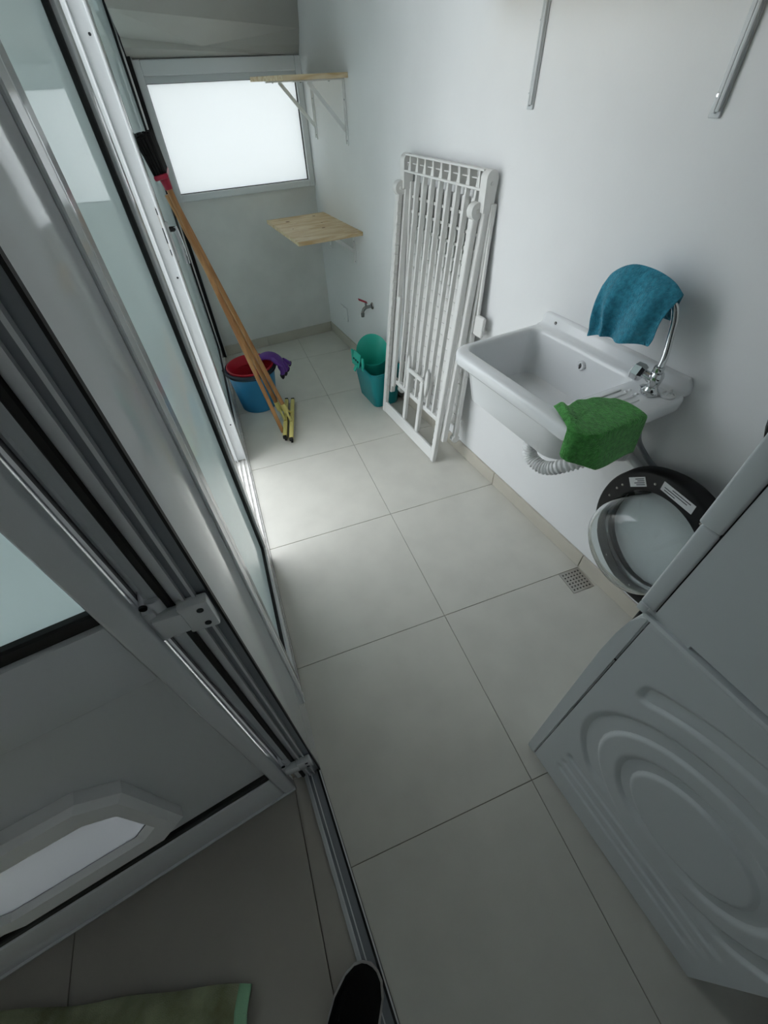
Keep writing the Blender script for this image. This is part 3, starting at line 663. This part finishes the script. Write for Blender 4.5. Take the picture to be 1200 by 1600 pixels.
# ================================================================== laundry machines (frame W)
X0, X1, YF, YB = -.663, -.063, -1.040, -1.598
wm = thing('washing_machine', ((X0+X1)/2, (YF+YB)/2, 0), 'W', 'white washing machine with embossed side panel and open glass door', 'washing machine')
def groove(ly, z):
    """pressed relief of the side panel, depth in metres (positive = inward)"""
    cy, cz = -1.350, .450; dy, dz = ly-cy, z-cz; r = math.hypot(dy, dz); d = 0
    def band(x, x0, x1, soft0=.016, soft1=.010):
        def ss(t): t = max(0, min(1, t)); return t*t*(3-2*t)
        return ss((x-x0)/soft1)*ss((x1-x)/soft0)
    low = max(0, min(1, (z-.262)/.03))
    d = max(d, band(r, .112, .157)*max(0, min(1, (z-.31)/.03)) if z < .34 else band(r, .112, .157))
    d = max(d, band(r, .195, .250)*low)
    ang = math.degrees(math.atan2(dz, -(-dy)))
    e = min(max(0, (ly+1.555)/.03), max(0, (-1.128-ly)/.012)); e = max(0, min(1, e))
    d = max(d, band(r, .290, .345)*max(0, min(1, (z-.66)/.015))*e)
    for zc in (.125, .172, .225): d = max(d, .8*band(z, zc-.017, zc+.017, .012, .008)*e)
    return .0065*d
NY, NZ = 150, 210
ys, zs = YF-.030, YB
b = BM(); grid(b, lambda u, v: (X0 + groove(ys+(zs-ys)*u, .012+(.838)*v) + (.004*(max(0, (v-.985)/.015))**2), ys+(zs-ys)*u, .012+.838*v), NY, NZ)
mk('side_panel', b, 'machine', wm, smooth=60)
b = BM(); box(b, X0+.002, X1, YB, YF-.032, .012, .846, .003, 1)
for f in [f for f in b.faces if f.normal.x < -.9]: b.faces.remove(f)
mk('body', b, 'machine', wm)
b = BM(); box(b, X0+.006, X0+.014, YB, YF-.03, .012, .83); mk('inner_wall', b, 'machine', wm)
# front panel strip with rounded top
fp = [(YF-.028, .004), (YF-.002, .004), (YF, .008), (YF+.002, .35), (YF+.003, .68), (YF, .76), (YF-.005, .81), (YF-.013, .842), (YF-.020, .849), (YF-.028, .849)]
b = BM(); prism(b, fp, X0, X1, lambda y, z, x: (x, y, z))
es = [e for e in b.edges if abs(e.verts[0].co.x-e.verts[1].co.x) < 1e-6 and min(abs(e.verts[0].co.x-X0), abs(e.verts[0].co.x-X1)) < 1e-6]
bmesh.ops.bevel(b, geom=es, offset=.003, segments=2, affect='EDGES'); mk('front_panel', b, 'machine', wm)
b = BM(); box(b, X0+.0035, X1-.01, YF-.031, YF-.026, .008, .815); mk('seam', b, 'seam', wm)
b = BM(); box(b, X0+.0005, X0+.004, YF-.03, YF+.001, .694, .6945); mk('seam', b, 'seam', wm)
b = BM(); box(b, X0-.001, X1, YB, YF-.012, .846, .858, .004, 2); mk('top', b, 'machine', wm)
for x in (X0+.05, X1-.05):
    for y in (YB+.05, YF-.06):
        b = BM(); lathe(b, [(.0001, 0), (.02, 0), (.02, .006), (.012, .009), (.012, .02), (.0001, .02)], (x, y, 0), None, 16); mk('foot', b, 'rubber', wm)
# tub opening on the front
b = BM(); lathe(b, [(.20, .004), (.19, .004), (.165, -.02), (.155, -.08), (.0001, -.10)], (-.36, YF+.002, .45), ((-1, 0, 0), (0, 0, 1), (0, 1, 0)), 40); mk('door_gasket', b, 'dark', wm)
b = BM(); box(b, X0+.04, X1-.04, YF-.004, YF+.004, .72, .80, .003, 1); cpn = mk('control_panel', b, 'ring', wm)
# open door
psi = math.radians(-10); DD = Vector((-math.sin(psi), math.cos(psi), 0)); DNn = Vector((-math.cos(psi), -math.sin(psi), 0)); DZ = Vector((0, 0, 1))
DC = Vector((-.122, -.820, .458)); RD = .238
b = BM(); lathe(b, [(.170, -.004), (.172, .0), (.228, .0), (.234, -.003), (RD, -.010), (RD+.004, -.040), (RD-.004, -.056), (RD-.03, -.064), (.0001, -.066)], DC, (DD, DZ, DNn), 72)
dr = mk('door', b, 'ring', wm, smooth=40); tag(dr, 'open porthole door with black inner ring')
b = BM(); lathe(b, [(.168, -.020), (.171, -.002), (.170, .004), (.164, .012), (.158, .045), (.150, .085), (.138, .108), (.118, .121), (.090, .126), (.05, .128), (.0001, .128),
                    ][0:] + [(.0001, .1235), (.05, .1235), (.089, .1215), (.115, .1165), (.133, .104), (.145, .083), (.153, .044), (.158, .010), (.162, -.020)], DC + DZ*.012 + DD*.005, (DD, DZ*.965, DNn), 72)
bw = mk('glass_bowl', b, 'bowl', dr, smooth=60)
b = BM(); lathe(b, [(.172, -.030), (.0001, -.034)], DC, (DD, DZ, DNn), 48); mk('outer_cover', b, 'cover', dr)
def onring(r, deg, h=0.0): t = math.radians(deg); return DC + DD*(r*math.cos(t)) + DZ*(r*math.sin(t)) + DNn*h
for dg in (9, 22, 30, 66, 114, 160, 262, 300):
    b = BM(); lathe(b, [(.0001, .003), (.0025, .0028), (.004, .001), (.004, -.001)], onring(.203, dg, .0), (DD, DZ, DNn), 10); mk('screw', b, 'steel', dr)
def stick(deg, ln, wd_, lines, tilt=0):
    t = math.radians(deg); c = onring(.201, deg, .0006); T = (-DD*math.sin(t) + DZ*math.cos(t)); Rr = (DD*math.cos(t) + DZ*math.sin(t))
    if tilt: q = math.radians(tilt); T, Rr = T*math.cos(q)+Rr*math.sin(q), Rr*math.cos(q)-T*math.sin(q)
    b = BM(); obox(b, c, (T, Rr, DNn), (ln, wd_, .0008)); s_ = mk('sticker', b, 'sticker', dr)
    for k, (f0, f1) in enumerate(lines):
        o_ = (k - (len(lines)-1)/2)*wd_*.8/max(1, len(lines))
        b = BM(); obox(b, c + Rr*o_ + T*((f0+f1)/2*ln) + DNn*.0006, (T, Rr, DNn), ((f1-f0)*ln, wd_*.09, .0004)); mk('print_line', b, 'ink', s_)
stick(48, .062, .030, [(-.1, .42), (-.2, .42), (0, .42), (-.1, .42)], tilt=0)
stick(88, .110, .030, [(-.40, -.05), (-.42, .30), (-.2, .38)])
b = BM(); obox(b, onring(.222, 25, -.012), (DD, DZ, DNn), (.016, .020, .01), .002, 1); mk('latch_hook', b, 'steel', dr)
# hinge of the door
b = BM(); box(b, -.195, -.150, YF-.002, YF+.020, .40, .50, .004, 2); mk('hinge', b, 'steel', wm)
# stacking kit
kt = thing('stacking_kit', ((X0+X1)/2, -1.3, .858), 'W', 'white stacking frame between washing machine and dryer', 'stacking frame')
b = BM(); box(b, X0+.004, X1, -1.132, YF-.014, .8575, .8695, .002, 1); mk('front_rail', b, 'machine', kt)
b = BM(); box(b, X0+.016, X1-.016, YB, -1.128, .8575, .8695, .002, 1); mk('side_rail', b, 'alugrey', kt)
b = BM(); obox(b, (X0-.0030, YF-.008, .867), ((1, 0, 0), (0, 1, 0), (0, 0, 1)), (.0045, .016, .018), .0015, 2); mk('corner_clip', b, 'machine', kt)
# dryer
dz0, dz1 = .8695, 1.715
dm = thing('tumble_dryer', ((X0+X1)/2, (YF+YB)/2, dz0), 'W', 'white tumble dryer stacked on the washing machine', 'dryer')
def dgroove(ly, z):
    r = math.hypot(ly+1.335, z-1.30); 
    def ss(t): t = max(0, min(1, t)); return t*t*(3-2*t)
    return .005*ss((r-.19)/.012)*ss((.24-r)/.02) + .005*ss((r-.11)/.012)*ss((.155-r)/.02)
b = BM(); grid(b, lambda u, v: (X0 + .001 + dgroove(YF-.0275+(YB-YF+.0275)*u, dz0+.001+(dz1-dz0-.001)*v), YF-.0275+(YB-YF+.0275)*u, dz0+.001+(dz1-dz0-.001)*v), 70, 100); mk('side_panel', b, 'machine', dm, smooth=60)
b = BM(); box(b, X0+.008, X1, YB, YF-.027, dz0, dz1, .003, 1)
mk('body', b, 'machine', dm)
for z0, z1, ex in ((dz0+.0005, 1.064, 0), (1.066, dz1, .004)):
    b = BM(); box(b, X0-ex*.4, X1, YF-.0255, YF+.002+ex, z0, z1, .004, 3); mk('front_panel', b, 'machine', dm)
b = BM(); box(b, X0+.003, X1-.01, YF-.030, YF-.024, dz0+.004, dz1-.01); mk('seam', b, 'seam', dm)
b = BM(); lathe(b, [(.0001, .030), (.15, .030), (.18, .040), (.222, .040), (.230, .034), (.232, 0)], (-.36, YF+.006, 1.285), ((-1, 0, 0), (0, 0, 1), (0, 1, 0)), 48); mk('door', b, 'ring', dm)
b = BM(); box(b, X0+.03, X1-.03, YF+.004, YF+.010, 1.58, 1.69, .003, 1); mk('control_panel', b, 'ring', dm)

# ================================================================== cleaning things by the sliding leaf
# blue bucket
BX, BY = -.447, 1.275
bb = thing('bucket', (BX, BY, 0), 'T', 'blue plastic bucket with a red bucket nested inside', 'bucket')
b = BM(); lathe(b, [(.0001, .003), (.108, 0), (.114, .004), (.147, .255), (.152, .257), (.153, .268), (.149, .271), (.144, .268), (.112, .012), (.0001, .010)], (BX, BY, 0), None, 48); mk('shell', b, 'blue', bb)
b = BM(); lathe(b, [(.1525, .252), (.156, .254), (.156, .272), (.150, .2745), (.146, .270)], (BX, BY, 0), None, 48); mk('rim', b, 'navy', bb)
b = BM(); tube(b, spline([(BX-.155, BY+.01, .262), (BX-.165, BY+.0, .270), (BX-.162, BY-.012, .282), (BX-.150, BY-.02, .280)], 5), .004, 8); mk('handle_hook', b, 'seam', bb)
b = BM(); tube(b, [(BX + .160*math.cos(t), BY + .160*math.sin(t), .262 - .012*math.sin((t-math.pi))) for t in [math.pi + k*math.pi/24 for k in range(25)]], .003, 8); mk('handle', b, 'seam', bb)
b = BM(); lathe(b, [(.0001, .030), (.105, .030), (.138, .268), (.1445, .270), (.1445, .279), (.139, .281), (.133, .274), (.102, .037), (.0001, .036)], (BX+.003, BY+.004, 0), None, 48)
for zz in (.16, .22): lathe(b, [(.1175 + (zz-.16)*.135, zz), (.1165+(zz-.16)*.135, zz+.004), (.1185+(zz-.16)*.135, zz+.008)], (BX+.003, BY+.004, 0), None, 48)
tag(mk('bucket', b, 'red', base=(BX, BY, .030)), 'red plastic bucket nested inside the blue bucket', 'bucket')
# purple glove hanging over the rim
gl = thing('rubber_glove', (BX+.12, BY+.09, .29), 'T', 'purple rubber glove with black fingertips hanging over the bucket rim', 'glove')
gd = Vector((.90, -.43, 0)).normalized(); gs = Vector((-gd.y, gd.x, 0))
gb = Vector((BX+.074, BY+.054, .259))
b = BM(); rings = []
for t, (fw, up_, wx, tz) in enumerate([(-.05, -.04, .038, .014), (-.015, .014, .042, .016), (.02, .036, .046, .018), (.055, .042, .047, .019), (.092, .036, .046, .019), (.124, .012, .044, .016), (.138, -.020, .040, .013), (.142, -.036, .036, .010)]):
    c = gb + gd*fw + Vector((0, 0, up_)); ang = {0: 60, 1: 50, 2: 35, 3: 0, 4: -30, 5: -60, 6: -75, 7: -80}[t]
    nn = gd*(-math.sin(math.radians(ang))) + Vector((0, 0, 1))*math.cos(math.radians(ang))
    rings.append([c + gs*(wx*math.cos(k*math.pi/9)) + nn*(tz*math.sin(k*math.pi/9)) for k in range(18)])
loft(b, rings, False, True); mk('hand', b, 'purple', gl, smooth=70, mods=(('SUBSURF', dict(levels=1, render_levels=1)),))
for k, (s_, ln, sp2) in enumerate(((-.040, .038, -.20), (-.014, .048, -.04), (.013, .048, .08), (.038, .040, .22))):
    p0 = gb + gd*.134 + gs*s_ + Vector((0, 0, -.008)); p1 = p0 + gd*.018 + gs*sp2*.10 + Vector((0, 0, -ln*.6)); p2 = p1 + gd*.004 + gs*sp2*.12 + Vector((0, 0, -ln*.55)); p3 = p2 + Vector((0, 0, -.022)) + gd*-.001
    b = BM(); tube(b, spline([p0, p1, p2], 5), [.0155]*4+[.0142]*7, 12); f_ = mk('finger', b, 'purple', gl)
    b = BM(); tube(b, spline([p2 + Vector((0, 0, .010)), p2, p3], 5), [.0148]*5+[.0144, .0136, .012, .0095, .006, .002], 12); mk('fingertip', b, 'black', f_)
b = BM(); p0 = gb + gd*.095 + gs*-.038 + Vector((0, 0, .036)); tube(b, spline([p0, p0 + gs*-.024 + gd*.028 + Vector((0, 0, -.008)), p0 + gs*-.034 + gd*.062 + Vector((0, 0, -.030))], 5), [.013]*6+[.012, .011, .010, .008, .004], 12); mk('thumb', b, 'purple', gl)
# broom, head up, leaning on the sliding leaf
def pole(nm, p0, p1, r0, r1, par, m='pole', n=14):
    b = BM(); p0, p1 = Vector(p0), Vector(p1); k = 9
    tube(b, [p0.lerp(p1, i/k) for i in range(k+1)], [r0 + (r1-r0)*i/k for i in range(k+1)], n); return mk(nm, b, m, par)
B0, B1 = Vector((-.367, .892, .004)), Vector((-.568, .93, 1.236))
br = thing('broom', B0, 'T', 'wooden-handled broom stood upside down with black bristles and crimson head', 'broom')
pole('handle', B0, B1, .0115, .012, br)
bd = (B1-B0).normalized(); by = (Vector((0, 1, 0)) - bd*bd.y).normalized(); bx = by.cross(bd)
b = BM(); tube(b, [B1 + bd*-.032, B1 + bd*-.006, B1 + bd*.012], [.0145, .0175, .021], 14); mk('socket', b, 'crimson', br)
b = BM(); obox(b, B1 + bd*.018, (bx, by, bd), (.052, .265, .015), .005, 2); mk('head_block', b, 'crimson', br)
b = BM()
for i in range(5):
    for j in range(24):
        rr = random.Random(i*100+j); s0 = B1 + bd*.024 + bx*(-.019+.0095*i) + by*(-.118+.0103*j)
        e0 = s0 + bd*(.112 + rr.uniform(-.008, .006)) + bx*((-.014+.007*i)*.5 + rr.uniform(-.003, .003)) + by*((-.118+.0103*j)*.10 + rr.uniform(-.004, .004))
        tube(b, [s0, s0.lerp(e0, .6), e0], [.0052, .0062, .0056], 5)
tag(mk('bristles', b, 'black', br), None, kind='stuff')
# two squeegees standing side by side, sharing the lean
def squeegee(h0, h1, f0, top, label):
    sq = thing('floor_squeegee', (h0[0], (h0[1]+h1[1])/2, 0), 'T', label, 'squeegee')
    a_, c_ = Vector(h0), Vector(h1); t = (c_-a_).normalized(); sd = t.cross(Vector((0, 0, 1))).normalized(); ln = (c_-a_).length
    b = BM(); obox(b, (a_+c_)/2 + Vector((0, 0, .032)), (t, sd, (0, 0, 1)), (ln, .024, .022), .005, 2); mk('head_bar', b, 'yellow', sq)
    b = BM(); obox(b, (a_+c_)/2 + Vector((0, 0, .012)), (t, sd, (0, 0, 1)), (ln+.004, .012, .024), .002, 1); mk('rubber_blade', b, 'rubber', sq)
    for e_, sg in ((a_, -1), (c_, 1)):
        b = BM(); obox(b, e_ + t*sg*.007 + Vector((0, 0, .031)), (t, sd, (0, 0, 1)), (.018, .022, .020), .004, 2); mk('end_cap', b, 'rubber', sq)
    f0, top = Vector(f0), Vector(top); pd = (top-f0).normalized()
    mid = (a_+c_)/2 + Vector((0, 0, .040))
    for sg in (-1, 1):
        b = BM(); tube(b, spline([mid + t*sg*.055 + Vector((0, 0, .004)), mid + t*sg*.030 + (f0-mid)*.45, f0 + pd*.012], 4), [.0075]*8+[.010], 8); mk('yoke', b, 'yellow', sq)
    b = BM(); tube(b, [f0 - pd*.01, f0 + pd*.05], [.016, .015], 14); mk('socket', b, 'yellow', sq)
    pole('handle', f0 + pd*.01, top, .0125, .0115, sq)
squeegee((-.366, .800, 0), (-.278, 1.195, 0), (-.346, 1.035, .080), (-.583, 1.07, 1.17), 'pale yellow squeegee with wooden handle, on the side of the blue bucket')
squeegee((-.335, .765, 0), (-.240, 1.18, 0), (-.312, 1.00, .078), (-.568, 1.03, 1.18), 'pale yellow squeegee with wooden handle, on the side away from the blue bucket')
# teal mop bucket with wringer
mb = thing('mop_bucket', (-.135, 1.04, 0), 'W', 'teal mop bucket with a mint wringer beside the drying rack', 'mop bucket')
def rr3(x0, x1, y0, y1, r, z): return [(x, y, z) for x, y in rrect(x0, x1, y0, y1, r, 6)]
b = BM(); loft(b, [rr3(-.212, -.050, .925, 1.165, .035, 0), rr3(-.218, -.046, .918, 1.17, .04, .006), rr3(-.243, -.026, .893, 1.198, .045, .225), rr3(-.247, -.022, .889, 1.202, .045, .228), rr3(-.247, -.022, .889, 1.202, .045, .242), rr3(-.240, -.029, .896, 1.195, .042, .242),
               rr3(-.236, -.033, .90, 1.19, .042, .225), rr3(-.212, -.052, .925, 1.165, .035, .008)], True, True); mk('shell', b, 'teal', mb, smooth=40)
b = BM(); N = 40
def wr(k, rr_, z, tilt):
    t = 2*math.pi*k/N; x = -.135 + .098*rr_*math.cos(t); y = 1.105 + .088*rr_*math.sin(t)
    return (x, y, z + tilt*(.5 + .5*math.cos(t - math.radians(75)))**1.4)
loft(b, [[wr(k, .60, .085, 0) for k in range(N)], [wr(k, .80, .17, .03) for k in range(N)], [wr(k, 1.0, .245, .105) for k in range(N)], [wr(k, 1.07, .250, .112) for k in range(N)], [wr(k, 1.07, .244, .110) for k in range(N)], [wr(k, 1.01, .238, .104) for k in range(N)],
         [wr(k, .83, .165, .03) for k in range(N)], [wr(k, .63, .080, 0) for k in range(N)]], True, False)
wg = mk('wringer', b, 'mint', mb, smooth=40)
b = BM(); obox(b, (-.250, 1.105, .268), ((.25, 0, 1), (0, 1, 0), (1, 0, -.25)), (.085, .100, .005), .004, 2); fg = mk('flange', b, 'mint', wg)
for k in range(3):
    b = BM(); obox(b, (-.2535, 1.075+.030*k, .262), ((.25, 0, 1), (0, 1, 0), (1, 0, -.25)), (.010, .018, .006)); mk('slot', b, 'seam', fg)
b = BM(); obox(b, (-.268, 1.09, .222), ((.5, 0, 1), (0, 1, 0), (1, 0, -.5)), (.040, .030, .006), .002, 1); mk('tab', b, 'mint', fg)
for y in (1.03, 1.18):
    b = BM(); box(b, -.248, -.236, y-.012, y+.012, .22, .30, .003, 1); mk('clip', b, 'mint', wg)
mb.location = w2t((-.135, 1.062, 0))

# ================================================================== foreground
# towel lying on the house floor
def towel(u, v):
    e0 = Vector((-.868, -1.322, 0)); e1 = Vector((-1.46, -1.142, 0)); p = e0.lerp(e1, u) + Vector((-.10, -.40, 0))*v
    n_ = mnoise.noise(Vector((u*5, v*5, 3)))*.010 + mnoise.noise(Vector((u*14, v*14, 8)))*.004
    edge = min(1, v/.10)*1.0; fold = .020*math.exp(-((v-.08)/.10)**2)
    p.z = .006 + .012*edge + fold + n_*edge
    p.y += .006*math.sin(u*5+.9)*(1-v) + .002*math.sin(u*17)
    return p
b = BM(); grid(b, towel, 60, 36)
tw = tag(mk('towel', b, 'towel', base=(-1.2, -1.4, 0), mods=(('SOLIDIFY', dict(thickness=.006, offset=-1)), ('SUBSURF', dict(levels=1, render_levels=1)))), 'stained pale green terry towel lying on the grey floor', 'towel')
b = BM(); grid(b, lambda u, v: towel(-.012 + .045*u, v) + Vector((0, 0, .004)), 5, 30); mk('hem', b, 'hem', tw, mods=(('SOLIDIFY', dict(thickness=.006, offset=0)),))
# black slip-on shoe on the threshold
sh_t = Vector((-.583, -1.384, 0)); sa = math.radians(47); sd_ = Vector((math.cos(sa), math.sin(sa), 0)); ss_ = Vector((-sd_.y, sd_.x, 0))
so = thing('shoe', sh_t - sd_*.14 + Vector((0, 0, .014)), 'T', 'black canvas slip-on shoe with grey sole standing on the threshold', 'shoe')
def outl(s, grow=0):
    """half widths of the sole at distance s (0 toe .. 1 heel)"""
    tab = [(0, 0), (.02, .018), (.06, .031), (.14, .042), (.28, .0485), (.42, .046), (.58, .037), (.75, .034), (.88, .034), (.96, .026), (1, 0)]
    for (a0, w0), (a1, w1) in zip(tab, tab[1:]):
        if s <= a1: return w0 + (w1-w0)*(s-a0)/(a1-a0)
    return 0
SS = [0, .008, .02, .04, .06, .10, .14, .2, .28, .35, .42, .5, .58, .66, .75, .82, .88, .93, .96, .985, 1]
def sline(g, z):
    a_ = [sh_t - sd_*(.285*s) + ss_*(outl(s)*1.2*(1+g)) for s in SS]; c_ = [sh_t - sd_*(.285*s) - ss_*(outl(s)*1.2*(1+g)) for s in SS][::-1]
    pts = a_ + c_[1:-1]; return [(p.x, p.y, z) for p in pts]
zb = .0105
b = BM(); loft(b, [sline(-.04, zb), sline(.0, zb+.004), sline(.0, zb+.024), sline(-.05, zb+.027)], True, True); mk('sole', b, 'sole', so, smooth=50)
b = BM(); rings = []
hts = {0: .030, .06: .050, .14: .062, .28: .074, .42: .088, .58: .096, .75: .090, .88: .085, 1: .080}
def hgt(s):
    ks = sorted(hts)
    for a0, a1 in zip(ks, ks[1:]):
        if s <= a1: return hts[a0] + (hts[a1]-hts[a0])*(s-a0)/(a1-a0)
    return .08
for s in SS[1:-1]:
    w_ = outl(s)*1.13; hh = hgt(s); c = sh_t - sd_*(.003 + .282*s)
    rings.append([Vector((c.x, c.y, zb+.022)) + ss_*(w_*math.cos(t))*(1-.16*max(0, math.sin(t))) + Vector((0, 0, (hh-.022)*max(0, math.sin(t))**.8)) for t in [math.pi*k/14 for k in range(15)]] + [Vector((c.x, c.y, zb+.022))])
loft(b, rings, True, True); mk('upper', b, 'shoe', so, smooth=60)
